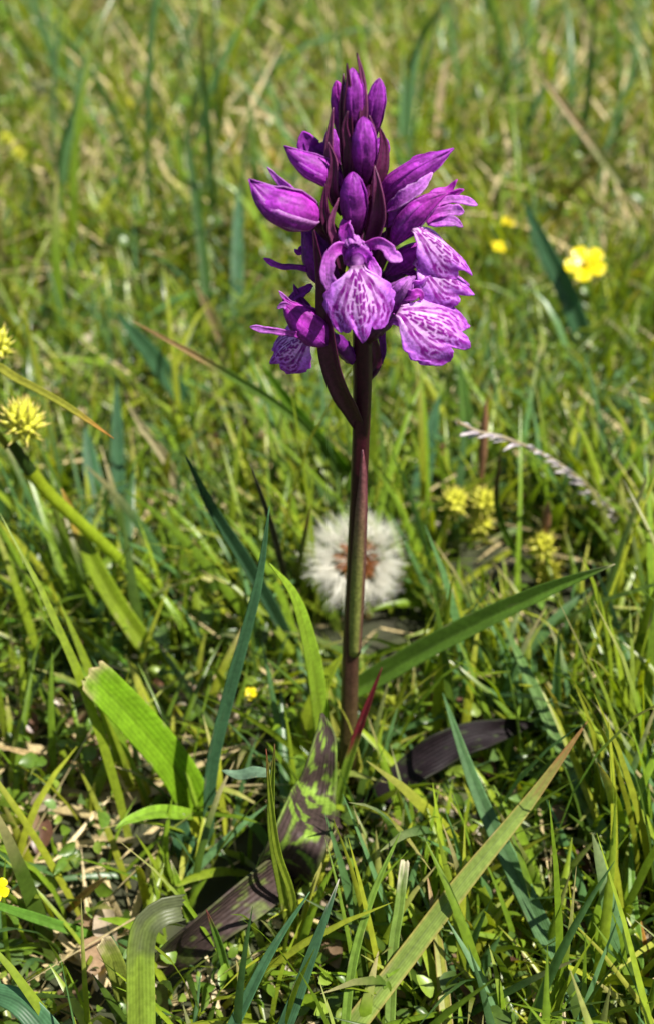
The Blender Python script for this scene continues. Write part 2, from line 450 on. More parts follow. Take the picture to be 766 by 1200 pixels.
# --- flowers --------------------------------------------------------------
# central flower facing the viewer
fl = ovary('flower', [(424, 345, 0), (422, 318, -5), (419, 300, -9)], .0014, .0016)
lip(fl, (418, 311, -14.0), (426, 402, -18.5), 84, (0.04, -.84, .54), .26, .16, 3)
hood(fl, [(420, 306, -6), (417, 296, -8), (414, 287, -10), (414, 291, -11.5)], 34, VIO, PALE, spans=((20, 160),), shape=[(0, .6), (.3, 1), (.7, .9), (1, .4)])
sepal(fl, [(407, 306, -10), (410, 300, -11), (418, 297, -11.5), (427, 300, -11), (431, 306, -10)], 16, VIO, VIO, None, 10, None, .4, 'petal', [(0, .5), (.3, .9), (.5, 1), (.7, .9), (1, .5)])
sepal(fl, [(412, 291, -11), (408, 278, -10.5), (404, 264, -9), (411, 252, -8)], 20, VIO, MAG, PALE, 20, 50)
sepal(fl, [(409, 292, -10), (396, 291, -11), (385, 301, -12), (383, 322, -13), (391, 344, -13)], 21, MAG, PALE, PALE, 25, -10, .35, shape=STRAP)
sepal(fl, [(425, 292, -9), (438, 285, -10), (451, 289, -11), (459, 300, -11), (471, 305, -11)], 19, MAG, PALE, None, -30, 20, .35, shape=STRAP)
sepal(fl, [(428, 300, -7), (436, 312, -7), (440, 325, -8), (437, 338, -8)], 15, VIO, PALE, None, 20)
v, f, U, V = tube([PM(418, 304, -11.5), PM(418, 310, -13.2), PM(417, 316, -14)], [(0, .0013), (.5, .0011), (1, .0004)], 8, 10)
link('column', mesh_from('column', v, f, petal_cols(U, V, DEEP, c3(.35, .12, .4))), M_PETAL, fl)
sepal(fl, [(436, 350, -4), (443, 385, -3), (447, 410, -3), (448, 426, -3)], 13, VIO, DEEP, None, 40, None, .8, 'spur')

# lower flower on the sunny side, lip held out sideways
fl = ovary('flower', [(430, 395, 0), (448, 378, -6), (466, 362, -10)], .0014, .0015)
lip(fl, (466, 364, -12), (551, 402, -18), 84, (.26, -.80, .62), .30, .18, 8)
hood(fl, [(458, 370, -5), (463, 352, -7), (472, 338, -9), (480, 328, -9), (486, 324, -9)], 31, VIO, PALE, None)
sepal(fl, [(466, 340, -8), (482, 335, -9), (494, 331, -10), (501, 324, -10)], 14, VIO, PALE, None, -35)
sepal(fl, [(468, 349, -9), (482, 346, -11), (491, 344, -11), (494, 352, -11)], 15, VIO, MAG, PALE, 15)
sepal(fl, [(454, 376, -9), (464, 376, -12), (474, 384, -13)], 15, MAG, PALE, None, 20)

# flower under the open one, lip seen from its edge
fl = ovary('flower', [(428, 350, 2), (452, 328, 0), (476, 312, -2)], .0013, .0014)
lip(fl, (485, 305, -7), (557, 341, -11), 58, (.24, -.55, .80), .45, .2, 12)
hood(fl, [(452, 322, -1), (468, 308, -2), (486, 298, -3), (508, 299, -3), (520, 304, -3)], 26, VIO, MAG, PALE)
sepal(fl, [(470, 310, -2), (484, 322, -3), (505, 334, -4), (528, 338, -4)], 15, VIO, MAG, None, 30, shape=STRAP)

# wide open flower with fan of sepals, striped lip
fl = ovary('flower', [(424, 318, 2), (446, 290, 0), (470, 270, -3)], .0014, .0015)
lip(fl, (484, 266, -7), (557, 317, -10), 52, (.28, -.58, .76), .45, .2, 17)
hood(fl, [(460, 285, -3), (472, 266, -5), (490, 246, -6), (510, 232, -6), (524, 226, -6)], 27, VIO, MAG, PALE, flat=.8)
sepal(fl, [(490, 244, -6), (512, 228, -3), (526, 222, -2), (535, 210, -2)], 14, VIO, MAG, None, 30)
sepal(fl, [(495, 252, -6), (518, 236, -4), (540, 234, -4), (559, 240, -4)], 11, MAG, PALE, None, 15, shape=STRAP)
sepal(fl, [(497, 256, -6.5), (516, 248, -6), (532, 246, -5), (543, 249, -5)], 16, MAG, PALE, None, -10, shape=STRAP)
sepal(fl, [(500, 262, -6.5), (518, 258, -6), (532, 260, -6), (542, 266, -6)], 14, VIO, PALE, None, 10)
sepal(fl, [(505, 246, -4), (525, 232, -3), (536, 225, -3), (543, 222, -3)], 14, VIO, MAG, None, -20)

# half open flower pointing up to the sunny side
fl = ovary('flower', [(420, 278, 2), (436, 248, 1), (452, 226, 0)], .0013, .0015, WINE, c3(.13, .012, .09))
hood(fl, [(440, 242, 0), (456, 222, -2), (478, 206, -3), (505, 190, -3), (531, 174, -2)], 26, MAG, VIO, None, flat=.85)
sepal(fl, [(452, 246, -3), (470, 234, -5), (492, 218, -5), (506, 202, -4)], 19, VIO, PALE, WHITE, 35, 10)
sepal(fl, [(448, 262, -2), (462, 252, -4), (478, 244, -4), (490, 238, -4)], 22, VIO, PALE, None, 20)
sepal(fl, [(470, 205, 0), (488, 190, 1), (505, 182, 1), (514, 178, 1)], 13, VIO, MAG, None, 10)

# upper bud on the shady side with a raised sepal
fl = ovary('flower', [(412, 250, 1), (401, 228, -1), (388, 210, -2)], .0013, .0014, WINE, c3(.16, .015, .12))
hood(fl, [(400, 222, -2), (384, 205, -4), (366, 196, -5), (350, 186, -5), (333, 171, -5)], 27, MAG, VIO, PALE)
sepal(fl, [(386, 193, -1), (374, 182, 0), (362, 172, 0), (355, 154, 0)], 25, DEEP, VIO, None, -25, 10, .3, shape=OVAL)

# fat pointed bud with one loose sepal
fl = ovary('flower', [(416, 300, 0), (400, 285, -3), (382, 268, -6), (364, 252, -7)], .0013, .0013, WINE, WINE)
hood(fl, [(370, 256, -7), (352, 250, -9), (332, 243, -10), (313, 232, -10), (292, 210, -10)], 43, MAG, VIO, WHITE * .8, shape=[(0, .35), (.12, .75), (.35, 1), (.6, .85), (.82, .45), (.95, .14), (1, .02)])
sepal(fl, [(363, 246, -7), (345, 228, -7), (328, 212, -7), (313, 196, -7)], 11, VIO, PALE, None, 20)

# shaded flower hanging behind, hood and two thin sepals
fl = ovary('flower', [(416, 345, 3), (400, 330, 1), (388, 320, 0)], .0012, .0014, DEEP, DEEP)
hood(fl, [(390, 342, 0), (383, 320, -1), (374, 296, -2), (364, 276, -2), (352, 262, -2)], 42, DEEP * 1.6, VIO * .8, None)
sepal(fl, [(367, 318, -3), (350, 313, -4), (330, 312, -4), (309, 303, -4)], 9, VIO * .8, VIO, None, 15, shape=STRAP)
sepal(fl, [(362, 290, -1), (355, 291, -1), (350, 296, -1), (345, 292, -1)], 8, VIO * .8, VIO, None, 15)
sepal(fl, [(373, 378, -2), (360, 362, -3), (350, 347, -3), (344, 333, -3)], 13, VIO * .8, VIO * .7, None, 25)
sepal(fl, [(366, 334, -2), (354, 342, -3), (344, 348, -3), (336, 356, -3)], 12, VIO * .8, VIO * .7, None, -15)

# lowest flower on the shady side, dark lip with stripes
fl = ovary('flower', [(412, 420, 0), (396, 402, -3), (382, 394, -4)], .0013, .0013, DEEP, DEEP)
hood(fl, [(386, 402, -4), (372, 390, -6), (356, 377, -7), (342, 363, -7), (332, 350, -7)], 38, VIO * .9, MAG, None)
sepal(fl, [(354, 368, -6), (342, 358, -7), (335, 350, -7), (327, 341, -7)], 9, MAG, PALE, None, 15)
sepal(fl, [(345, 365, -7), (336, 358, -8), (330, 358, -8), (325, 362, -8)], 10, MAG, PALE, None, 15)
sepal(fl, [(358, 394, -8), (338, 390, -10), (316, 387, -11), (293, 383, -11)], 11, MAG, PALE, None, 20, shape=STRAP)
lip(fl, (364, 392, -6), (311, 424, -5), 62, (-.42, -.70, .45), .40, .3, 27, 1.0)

# --- buds (each of three overlapping petals) ---------------------------------
BUDS = [([(407, 175, 1), (402, 150, 1), (398, 122, 1), (394, 95, 1)], 18, VIO, MAG),
        ([(413, 165, -2), (414, 135, -3), (414, 105, -3), (412, 80, -2)], 20, MAG, VIO),
        ([(428, 175, 1), (433, 150, 0), (440, 118, -1), (444, 92, -1)], 20, MAG * .8, VIO),
        ([(424, 215, -4), (426, 188, -6), (426, 160, -7), (425, 137, -6)], 25, MAG * .7, VIO),
        ([(416, 275, -5), (414, 250, -7), (413, 225, -8), (413, 202, -8)], 28, MAG * .7, VIO),
        ([(434, 205, 3), (440, 190, 4), (446, 172, 5), (448, 160, 5)], 18, MAG * .7, VIO),
        ([(400, 205, 4), (394, 188, 5), (389, 168, 5), (388, 150, 5)], 18, MAG * .7, VIO)]
for pts, w, a, b in BUDS:
    x, y, z = pts[0]
    bud = ovary('bud', [(lerp(x, 416, .7), y + 45, 0), (lerp(x, 416, .3), y + 20, z * .6), (x, y - 2, z)], .0011, .0013, WINE, c3(.15, .015, .12))
    hood(bud, pts, w, c3(.13, .010, .10), b, None, shape=[(0, .32), (.2, .72), (.5, 1), (.74, .95), (.9, .62), (.97, .3), (1, .04)])

# --- bracts: long dark pointed leaves between the flowers ---------------------
def bract(pts, wpx, roll=0, c0=WINE, c1=c3(.10, .012, .06), edge=None, cup=.6):
    q = [PM(*p) for p in pts]; w = px_w(wpx / 2, 0)
    v, f, U, V = ribbon(q, [(0, .6), (.2, .95), (.45, 1), (.7, .7), (.9, .28), (1, .03)], w, 28, 7, cup, 0, roll)
    link('bract', mesh_from('bract', v, f, petal_cols(U, V, c0, c1, edge, .2, 4), np.stack([U, V], 1)), M_BRACT, orchid, .00025)
PINKE = c3(.25, .06, .16)
bract([(421, 500, -.5), (410, 478, -2.5), (399, 458, -4.5), (388, 425, -6), (382, 380, -7), (378, 330, -8), (371, 290, -9), (366, 262, -9)], 24, 20)
bract([(424, 450, 2), (440, 425, 3), (436, 400, 2), (430, 370, 2)], 14, -20)
bract([(405, 200, -1), (404, 160, -2), (402, 120, -2), (402, 86, -2)], 11, 20, edge=PINKE)
bract([(412, 180, -4), (424, 140, -4), (424, 95, -3), (418, 62, -2)], 9, -15, edge=PINKE)
bract([(410, 170, -4), (407, 130, -4), (408, 98, -4), (406, 74, -4)], 9, 10)
bract([(400, 240, -3), (388, 205, -4), (386, 170, -4), (390, 126, -4)], 12, 20, c1=PINKE)
bract([(402, 250, -5), (390, 225, -6), (391, 190, -6), (384, 166, -6)], 13, 10, edge=PINKE)
bract([(432, 290, -5), (443, 255, -7), (442, 220, -8), (438, 193, -7)], 17, 10, edge=PINKE)
bract([(430, 230, -1), (444, 200, -1), (448, 170, 0), (444, 148, 0)], 16, -25)
bract([(432, 215, -4), (436, 180, -5), (437, 155, -5), (432, 135, -5)], 10, 20, edge=PINKE)
bract([(398, 290, -6), (386, 268, -8), (380, 245, -8), (381, 215, -8)], 12, 10)
bract([(400, 320, -6), (391, 285, -8), (386, 262, -9), (397, 232, -9)], 12, -30, c1=PINKE)
bract([(434, 330, -2), (446, 300, -3), (455, 275, -3), (452, 245, -3)], 14, -20)
bract([(408, 215, -5), (409, 180, -6), (404, 150, -6), (407, 130, -6)], 12, 15)
bract([(396, 380, -4), (386, 350, -5), (382, 320, -5), (384, 290, -5)], 12, 20)
bract([(428, 400, 2), (452, 372, 3), (466, 350, 3), (478, 336, 3)], 13, -20)
keep_rect(290, 60, 560, 445, 0.0); keep_rect(398, 445, 440, 800, 0.0); keep_rect(395, 800, 425, 870, -.004)
for px, py, yy in ((377, 845, -.02), (378, 880, -.02), (370, 920, -.022), (355, 960, -.025), (345, 990, -.026), (320, 1020, -.03)): keep(px, py, yy, 18)
for px, py in ((500, 890), (540, 868), (580, 857), (610, 850)): keep(px, py, 0.0, 14)
for px, py in ((290, 1045), (250, 1075), (215, 1100)): keep(px, py, -.03, 10)
for px, py in ((395, 890), (385, 905), (360, 985), (335, 970), (350, 940)): keep(px, py, -.02, 12)

# ================================================================== DANDELION CLOCK
dc = P(419, 656, 0.062)
dandelion = empty('dandelion', (dc[0], dc[1], 0), 'fluffy white dandelion seed head behind the orchid stem', 'seed head')
v, f, U, V = tube([c3(dc[0] + .004, dc[1] + .004, -.004), c3(dc[0] + .001, dc[1] + .001, .008), dc + c3(0, 0, -.002)], [(0, .0016), (1, .0013)], 10, 8)
link('stem', mesh_from('stem', v, f, np.tile(c3(.16, .13, .05), (len(v), 1))), M_GRASS, dandelion)
v, f, U, V = tube([dc + c3(0, 0, -.003), dc, dc + c3(0, 0, .0025)], [(0, .0012), (.4, .003), (.8, .0024), (1, .0002)], 10, 14)
link('receptacle', mesh_from('receptacle', v, f, np.tile(c3(.30, .15, .06), (len(v), 1))), M_DRY, dandelion)
def seed_mesh(seed):
    r = np.random.default_rng(seed)
    V_, F_, C_ = [], [], []
    def strip(a, b, w, ca, cb):
        d = nrm(b - a); s = nrm(np.cross(d, nrm(r.normal(size=3)))) * w
        s2 = nrm(np.cross(d, s)) * w
        for sd in (s, s2):
            i = len(V_); V_.extend([a - sd, a + sd, b + sd * .5, b - sd * .5]); F_.append([i, i + 1, i + 2, i + 3]); C_.extend([ca, ca, cb, cb])
    brown = c3(.42, .17, .06); wht = c3(.90, .88, .80)
    strip(c3(0, 0, .0016), c3(0, 0, .0034), .00024, brown * .6, brown)
    strip(c3(0, 0, .0034), c3(0, 0, .0066), .00030, brown, brown * 1.25)
    top = c3(0, 0, .0080)
    strip(c3(0, 0, .0066), top, .00008, c3(.7, .6, .45), wht)
    for k in range(15):
        a = r.random() * 6.283; el = r.uniform(.7, 1.5)
        d = c3(math.cos(a) * math.cos(el), math.sin(a) * math.cos(el), math.sin(el))
        strip(top + d * .0002, top + d * r.uniform(.0045, .0085), .00005, wht, wht)
    return mesh_from('seed', V_, F_, C_, smooth=False)
seeds = [seed_mesh(k) for k in range(5)]
for m_ in seeds: m_.materials.append(M_PAPPUS)
for k in range(165):
    zc = 1 - 1.75 * (k + .5) / 165; a = k * 2.39996
    d = Vector((math.cos(a) * math.sqrt(max(0, 1 - zc * zc)), math.sin(a) * math.sqrt(max(0, 1 - zc * zc)), zc))
    d = (d + Vector(rng.normal(size=3) * .16)).normalized()
    if d.dot(Vector((-.15, -.75, .62))) > .72 and k % 6: continue
    o = bpy.data.objects.new('seed', seeds[k % 5]); COL.objects.link(o)
    o.rotation_euler = d.to_track_quat('Z', 'Y').to_euler(); o.location = dc
    sc = rng.uniform(.82, 1.10); o.scale = (sc, sc, sc)
    o.parent = dandelion; o.matrix_parent_inverse = Matrix.Translation(-dandelion.location)
keep_rect(352, 588, 488, 735, .058)

# ================================================================== SEDGES (spiky yellow heads)
def utricle_mesh(seed, pale):
    r = np.random.default_rng(seed)
    b = r.uniform(.6, 1.2)
    pts = [c3(0, 0, 0), c3(0, 0, .0012), c3(.0001 * b, 0, .0024), c3(.0004 * b, 0, .0034), c3(.0010 * b, 0, .0044)]
    v, f, U, V = tube(pts, [(0, .0004), (.2, .00105), (.42, .00100), (.62, .0004), (.8, .00022), (1, .00004)], 9, 7)
    c = lerp(c3(.47, .48, .02)[None], c3(.60, .60, .06)[None], sstep(0, .5, V)[:, None])
    c = lerp(c, c3(.55, .42, .16)[None], sstep(.62, 1, V)[:, None])
    return mesh_from('utricle', v, f, c * pale)
UTR = [utricle_mesh(k, 1.0) for k in range(4)]
for m_ in UTR: m_.materials.append(M_FRUIT)
def head(root, c, axis, rad, n, long=1.2, sc=1.0):
    c = np.asarray(c); axis = nrm(axis)
    v, f, U, V = tube([c - axis * rad * long * .8, c, c + axis * rad * long * .8], [(0, rad * .3), (.5, rad * .55), (1, rad * .1)], 9, 10)
    hd = link('spike', mesh_from('spike', v, f, np.tile(c3(.34, .38, .03), (len(v), 1))), M_FRUIT, root)
    q0 = Vector(axis).to_track_quat('Z', 'Y')
    for k in range(n):
        zc = 1 - 1.9 * (k + .5) / n; a = k * 2.39996
        s = math.sqrt(max(0, 1 - zc * zc))
        d = Vector((math.cos(a) * s, math.sin(a) * s, zc)) + Vector(rng.normal(size=3) * .08)
        o = bpy.data.objects.new('utricle', UTR[k % 4]); COL.objects.link(o)
        dd = q0 @ Vector((d.x, d.y, d.z)).normalized()
        off = q0 @ Vector((d.x * rad * .35, d.y * rad * .35, d.z * rad * .55 * long))
        o.location = Vector(c) + off
        up = (dd + Vector(axis) * .25).normalized()
        o.rotation_euler = (up.to_track_quat('Z', 'X')).to_euler()
        x = sc * rng.uniform(.85, 1.1); o.scale = (x, x, x)
        o.parent = hd
    return hd
def stalk(root, pts, r0, r1, c0, c1, name='stem'):
    v, f, U, V = tube(pts, [(0, r0), (1, r1)], 26, 8, .12, 3)
    return link(name, mesh_from(name, v, f, lerp(c0[None], c1[None], V[:, None]), np.stack([U, V], 1)), M_GRASS, root)
def brown_spike(root, a, b, r, c=c3(.30, .15, .08)):
    v, f, U, V = tube([a, lerp(a, b, .5), b], [(0, r * .5), (.3, r), (.7, r * .9), (1, r * .15)], 30, 10, .12, 5, 1, 9)
    link('male_spike', mesh_from('male_spike', v, f, c[None] * (.7 + .6 * value_noise(V * 30, U * 4 + 9, 3))[:, None]), M_DRY, root)

LG = c3(.20, .30, .02); YG = c3(.30, .36, .03); MG = c3(.09, .19, .02); DG = c3(.04, .10, .015); BG = c3(.07, .17, .075); TAN = c3(.46, .36, .19); BRN = c3(.20, .11, .05)

def path(pts, yt, z0=0.0, bend=1.0):
    """pixel path from the base (on the ground) to the tip (world y = yt) -> world points"""
    pts = [np.array(p, float) for p in pts]
    b = G(pts[0][0], pts[0][1], z0)
    d = np.concatenate([[0], np.cumsum([np.linalg.norm(q - p) for p, q in zip(pts[:-1], pts[1:])])]); d /= d[-1]
    return [P(p[0], p[1], lerp(b[1], yt, t ** bend)) for p, t in zip(pts, d)]

s1 = path([(226, 737), (140, 655), (62, 583), (36, 552), (14, 520)], .040)
sedge = empty('sedge', s1[0], 'spiky yellow sedge head on a long bright green leaning stem', 'sedge', 'sedges with spiky yellow heads')
stalk(sedge, s1[:4], .0015, .0016, c3(.26, .40, .02), c3(.30, .38, .02)); 
stalk(sedge, s1[3:] , .0016, .0012, c3(.03, .06, .012), c3(.05, .09, .012), 'node')
hc = P(27, 494, .040)
head(sedge, hc, nrm(hc - s1[3] + c3(0, 0, .004)), .0036, 62, 1.1, 1.12)
hc2 = P(-8, 404, .05)
keep_rect(0, 455, 66, 530, .045)
for a in np.linspace(0, 1, 20): keep(lerp(62, 215, a), lerp(583, 725, a), .04, 8)
lf = [P(10, 524, .041), P(-14, 485, .038), P(-8, 432, .032), P(20, 444, .028), P(75, 474, .020), P(134, 514, .012)]
v, f, U, V = ribbon(lf, [(0, .8), (.5, 1), (.85, .7), (1, .05)], .0010, 50, 7, 0, .45, 20)
cc = lerp(c3(.26, .27, .03)[None], c3(.42, .22, .05)[None], sstep(.8, .97, V)[:, None])
link('leaf', mesh_from('leaf', v, f, cc, np.stack([U, V], 1)), M_BLADE, sedge, .0002, label='thin yellowish leaf with an orange tip')

def sedge_small(base, heads, spike, yy, label, seed):
    rt = path([base, heads[-1][:2]], yy)
    root = empty('sedge', rt[0], label, 'sedge', 'sedges with spiky yellow heads')
    top = P(heads[0][0], heads[0][1], yy)
    mid = P(lerp(base[0], heads[0][0], .5), lerp(base[1], heads[0][1], .45), lerp(rt[0][1], yy, .5))
    pts = [rt[0] - c3(0, 0, .004), mid, top]
    tail = P(*spike[0], yy) if spike else None
    stalk(root, pts + ([tail] if spike else []), .0011, .0008, LG, YG)
    for hx, hy, n in heads: head(root, P(hx, hy, yy - .002), (rng.normal() * .2, -.2, 1), .0032, n, 1.1, 1.0)
    for k, (hx, hy, n) in enumerate(heads):
        c = P(hx, hy, yy)
        if np.linalg.norm(c - top) > .004:
            stalk(root, [lerp(mid, top, .6), lerp(mid, c, .75), c], .0006, .0006, LG, LG, 'branch')
    if spike: brown_spike(root, P(*spike[0], yy), P(*spike[1], yy - .002), .0013)
    return root
sedge_small((494, 672), [(532, 588, 46), (566, 588, 46), (562, 612, 34)], ((563, 560), (569, 468)), .095, 'sedge with paired spiky yellow heads under a pinkish-brown spike', 1)
sedge_small((668, 735), [(634, 640, 40), (640, 672, 40)], ((638, 625), (642, 588)), .080, 'sedge with two stacked yellow heads topped by a short brown spike', 2)
keep_rect(510, 555, 590, 630, .085); keep_rect(612, 590, 662, 690, .07); keep_rect(556, 460, 578, 560, .09)
sedge_small((20, 245), [(8, 165, 26), (22, 182, 30), (34, 200, 26)], None, .42, 'blurred sedge with a loose cluster of yellow heads at the meadow edge', 3)
sedge_small((170, 200), [(150, 124, 24), (158, 148, 24)], ((152, 105), (148, 72)), .52, 'blurred yellow sedge with an upright orange-brown spike', 4)
sedge_small((-4, 470), [(-6, 404, 30)], None, .06, 'pale sedge head cut by the picture edge above the spiky one', 5)

# ================================================================== BUTTERCUPS
def buttercup(px, py, y, size, label, base=None, tilt=(-.15, -.55, .8), group='yellow buttercups in the grass', npet=5):
    c = P(px, py, y); b = c3(c[0] + .006, c[1] + .012, 0) if base is None else base
    root = empty('buttercup', b, label, 'buttercup', group)
    N = nrm(tilt); A = nrm(np.cross(N, c3(0, 0, 1.0) + c3(.01, 0, 0))); B = np.cross(N, A)
    stalk(root, [c3(*b) - c3(0, 0, .003), lerp(c3(*b), c, .5) + c3(-.003, 0, .002), c - N * .001], .0007, .0006, MG, LG)
    for k in range(npet):
        a = 2 * math.pi * k / npet + .3
        d = A * math.cos(a) + B * math.sin(a)
        pts = [c + d * size * .08, c + d * size * .5 + N * size * .10, c + d * size * 1.0 + N * size * .16]
        v, f, U, V = ribbon(pts, [(0, .25), (.3, .75), (.6, 1), (.85, .92), (.95, .7), (1, .35)], size * .40, 14, 9, .15, 0, 0, None, N, .05)
        cc = lerp(c3(.70, .55, .0)[None], c3(.86, .76, .01)[None], V[:, None])
        link('petal', mesh_from('petal', v, f, cc, np.stack([U, V], 1)), M_YELLOW, root, .0002)
    v, f, U, V = tube([c, c + N * size * .12, c + N * size * .26], [(0, size * .12), (.5, size * .2), (1, size * .06)], 8, 10, .2, 5)
    link('stamens', mesh_from('stamens', v, f, np.tile(c3(.62, .50, .02), (len(v), 1))), M_YELLOW, root)
buttercup(685, 311, .235, .0083, 'bright yellow five-petalled buttercup open to the sky', P(718, 372, .255) * c3(1, 1, 0))
keep_rect(655, 285, 715, 340, .23)
buttercup(62, 26, .85, .007, 'tiny far yellow flower behind the sedge clusters')
buttercup(682, 62, .75, .008, 'far yellow flower beyond the bright buttercup')
buttercup(592, 262, .33, .0042, 'small half-open yellow flower close to the orchid spike', tilt=(.2, -.3, .9))
buttercup(584, 290, .30, .0038, 'small yellow-green bud-like flower below the half-open one', tilt=(.2, -.3, .9))
buttercup(294, 813, .018, .0017, 'tiny orange-yellow flower low among the shaded leaves', tilt=(0, -.6, .7))
buttercup(-2, 1042, -.05, .0024, 'small yellow flower low in the straw litter', tilt=(0, -.6, .7))

# ================================================================== BENT GRASS EAR
ear = path([(752, 634), (690, 572), (640, 535), (590, 513), (560, 506), (537, 495)], .045, .0, .8)
root = empty('grass_ear', ear[0], 'bent silvery-purple grass ear arching over beside the sedges', 'grass ear')
stalk(root, ear, .0006, .0004, c3(.30, .28, .12), c3(.45, .38, .28))
ss = spline(ear, 60); tt = tangents(ss)
for k in range(46):
    i = 6 + int(k * 1.12); side = 1 if k % 2 else -1
    d = nrm(tt[i] + c3(0, 0, -.22 + .14 * (k % 2)) + rng.normal(size=3) * .12)
    L_ = rng.uniform(.005, .010)
    v, f, U, V = ribbon([ss[i], ss[i] + d * L_ * .5, ss[i] + d * L_ + c3(0, 0, -.0009)], LANCE, .00042, 9, 5, .5)
    cc = lerp(c3(.24, .17, .26)[None], c3(.62, .58, .55)[None], (np.abs(U) * .6 + V * .4)[:, None])
    link('spikelet', mesh_from('spikelet', v, f, cc, np.stack([U, V], 1)), M_DRY, root, .0002)

# ================================================================== SINGLE GRASS BLADES
BLADE = [(0, .75), (.3, 1), (.6, .92), (.8, .65), (.93, .3), (1, .03)]
CUT = [(0, .7), (.3, 1), (.7, 1), (.96, .92), (1, .85)]
def blade(label, pts, w, yt, col=MG, tip=None, tipfrac=.1, roll=0, fold=.45, shape=BLADE, z0=0.0, bend=1.0, roll1=None, group=None,
          name='grass_leaf', cat='grass blade', prot=True, mat=None, edge=None, cup=0.0):
    q = path(pts, yt, z0, bend)
    if z0 == 0: q = [q[0] + (q[0] - q[1]) * (.006 / (np.linalg.norm(q[0] - q[1]) + 1e-6))] + q
    sq = spline(q[1:] if z0 == 0 else q, 20)
    mid = q[len(q) // 2]
    wm = w / 2 * proj(mid)[2] / F
    nv = 44
    v, f, U, V = ribbon(q, shape, wm, nv, 13, cup, fold, roll, roll1)
    if shape is CUT:
        q_ = v.reshape(nv, 13, 3); dd_ = nrm(q_[-1, 6] - q_[-3, 6])
        q_[-1] += dd_ * (rng.random(13)[:, None] - .6) * wm * .5; q_[-2] += dd_ * (rng.random(13)[:, None] - .5) * wm * .12
        v = q_.reshape(-1, 3)
    c = np.tile(col, (len(v), 1)) * (.82 + .36 * value_noise(V * 18 + rng.random() * 30, U * 1.5 + 20, 41))[:, None]
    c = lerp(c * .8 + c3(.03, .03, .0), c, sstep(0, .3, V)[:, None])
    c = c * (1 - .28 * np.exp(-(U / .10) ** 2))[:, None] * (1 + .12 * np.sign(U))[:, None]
    if edge is not None: c = lerp(c, edge[None], (sstep(.75, .95, np.abs(U)) * .8)[:, None])
    if tip is not None:
        wob = value_noise(V * 25 + 5, U * 2 + 7, 43) * .12
        c = lerp(c, tip[None], sstep(1 - tipfrac - .08, 1 - tipfrac + .06, V + wob - .06)[:, None])
    sp = value_noise(V * 60 + rng.random() * 20, U * 5 + 30, 44)
    c = lerp(c, c3(.40, .33, .18)[None], (sstep(.90, .97, sp) * .6)[:, None])
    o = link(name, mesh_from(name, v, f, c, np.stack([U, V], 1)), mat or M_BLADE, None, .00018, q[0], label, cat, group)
    if prot:
        s = spline(q, 40)
        for p in s[10:]:
            if p[2] < .014: continue
            a, b, _ = proj(p); keep(a, b, p[1] - .003, max(3, w * .3), None if any(h in label for h in HARD) else SOFT)
    return o
HARD = ('withered russet', 'shrivelled fold', 'cut-off tip', 'crossing the corner', 'broad soft blue', 'pale blunt tip', 'long keeled', 'pale blue-green blade leaning', 'yellowing striped', 'wine-red tip', 'glossy light green', 'slender blue-green', 'running under the leaning', 'thin bent green')
DRY = dict(mat=M_DRY, name='dry_stalk', cat='dry stalk')
blade('slender blue-green folded blade standing upright near the dandelion clock', [(243, 992), (246, 905), (266, 815), (300, 690), (316, 593)], 17, -.012, BG * 1.15, None, roll=-25, fold=.7)
blade('glossy light green blade arching up from behind the spotted leaf', [(384, 905), (376, 845), (366, 775), (346, 702), (316, 660)], 24, -.010, c3(.32, .48, .04), None, roll=-30, fold=.25)
blade('yellow-green broad blade hidden behind the spotted leaf tip', [(352, 900), (358, 860), (380, 800), (402, 765)], 24, .012, c3(.34, .44, .03), None, roll=10)
blade('dark folded blade tip leaning over beside the dandelion clock', [(345, 770), (322, 725), (285, 660), (248, 600), (217, 533)], 19, .012, BG * .8, None, roll=-30, fold=.9)
blade('thin dark twig rising beside the slender blue-green blade', [(345, 720), (335, 680), (318, 615), (293, 543)], 7, .018, c3(.05, .045, .03), c3(.12, .11, .08), .1, fold=.9, **DRY)
blade('short thin olive blade in front of the dandelion clock fluff', [(345, 705), (352, 655), (364, 592)], 6, .03, c3(.12, .15, .03), BRN, .2)
blade('wide flat bright green blade with a cut-off tip', [(236, 962), (208, 905), (160, 846), (103, 787)], 42, -.010, c3(.20, .37, .015), c3(.5, .42, .2), .02, -8, .5, CUT)
blade('broad creased blade bent over at its shrivelled fold', [(170, 1420), (164, 1180), (166, 1098), (186, 1070), (214, 1062)], 34, -.072, c3(.24, .34, .04), c3(.13, .15, .07), .13, -12, .5, CUT)
blade('blue-green blade crossing the corner beside the straw litter', [(190, 1420), (50, 1202), (-10, 1160), (-60, 1130)], 40, -.07, BG * 1.1, None, roll=10, fold=.2)
blade('dark blue-green folded blade with a pale tip below the spotted leaf', [(262, 1370), (335, 1195), (366, 1112), (397, 1030)], 20, -.062, BG * .75, c3(.55, .52, .45), .02, -20, .7)
blade('pale blue-green blade leaning across in front of the brown basal leaf', [(190, 1370), (280, 1190), (318, 1115), (363, 1045)], 16, -.068, BG * 1.15, None, roll=15, fold=.35)
blade('yellow-green blade rising straight in front of the spotted leaf', [(345, 1110), (330, 1040), (318, 960), (322, 872)], 11, -.050, c3(.22, .30, .03), BRN, .04, fold=.6)
blade('curved lime blade hugging the edge of the spotted leaf', [(352, 1120), (342, 1050), (326, 1000), (318, 945), (312, 878)], 9, -.052, c3(.26, .34, .03), c3(.3, .1, .06), .06)
blade('green blade with a long wine-red tip beside the orchid stem', [(388, 975), (400, 918), (422, 848), (447, 782)], 11, -.008, c3(.20, .32, .03), c3(.17, .02, .03), .40, fold=.6)
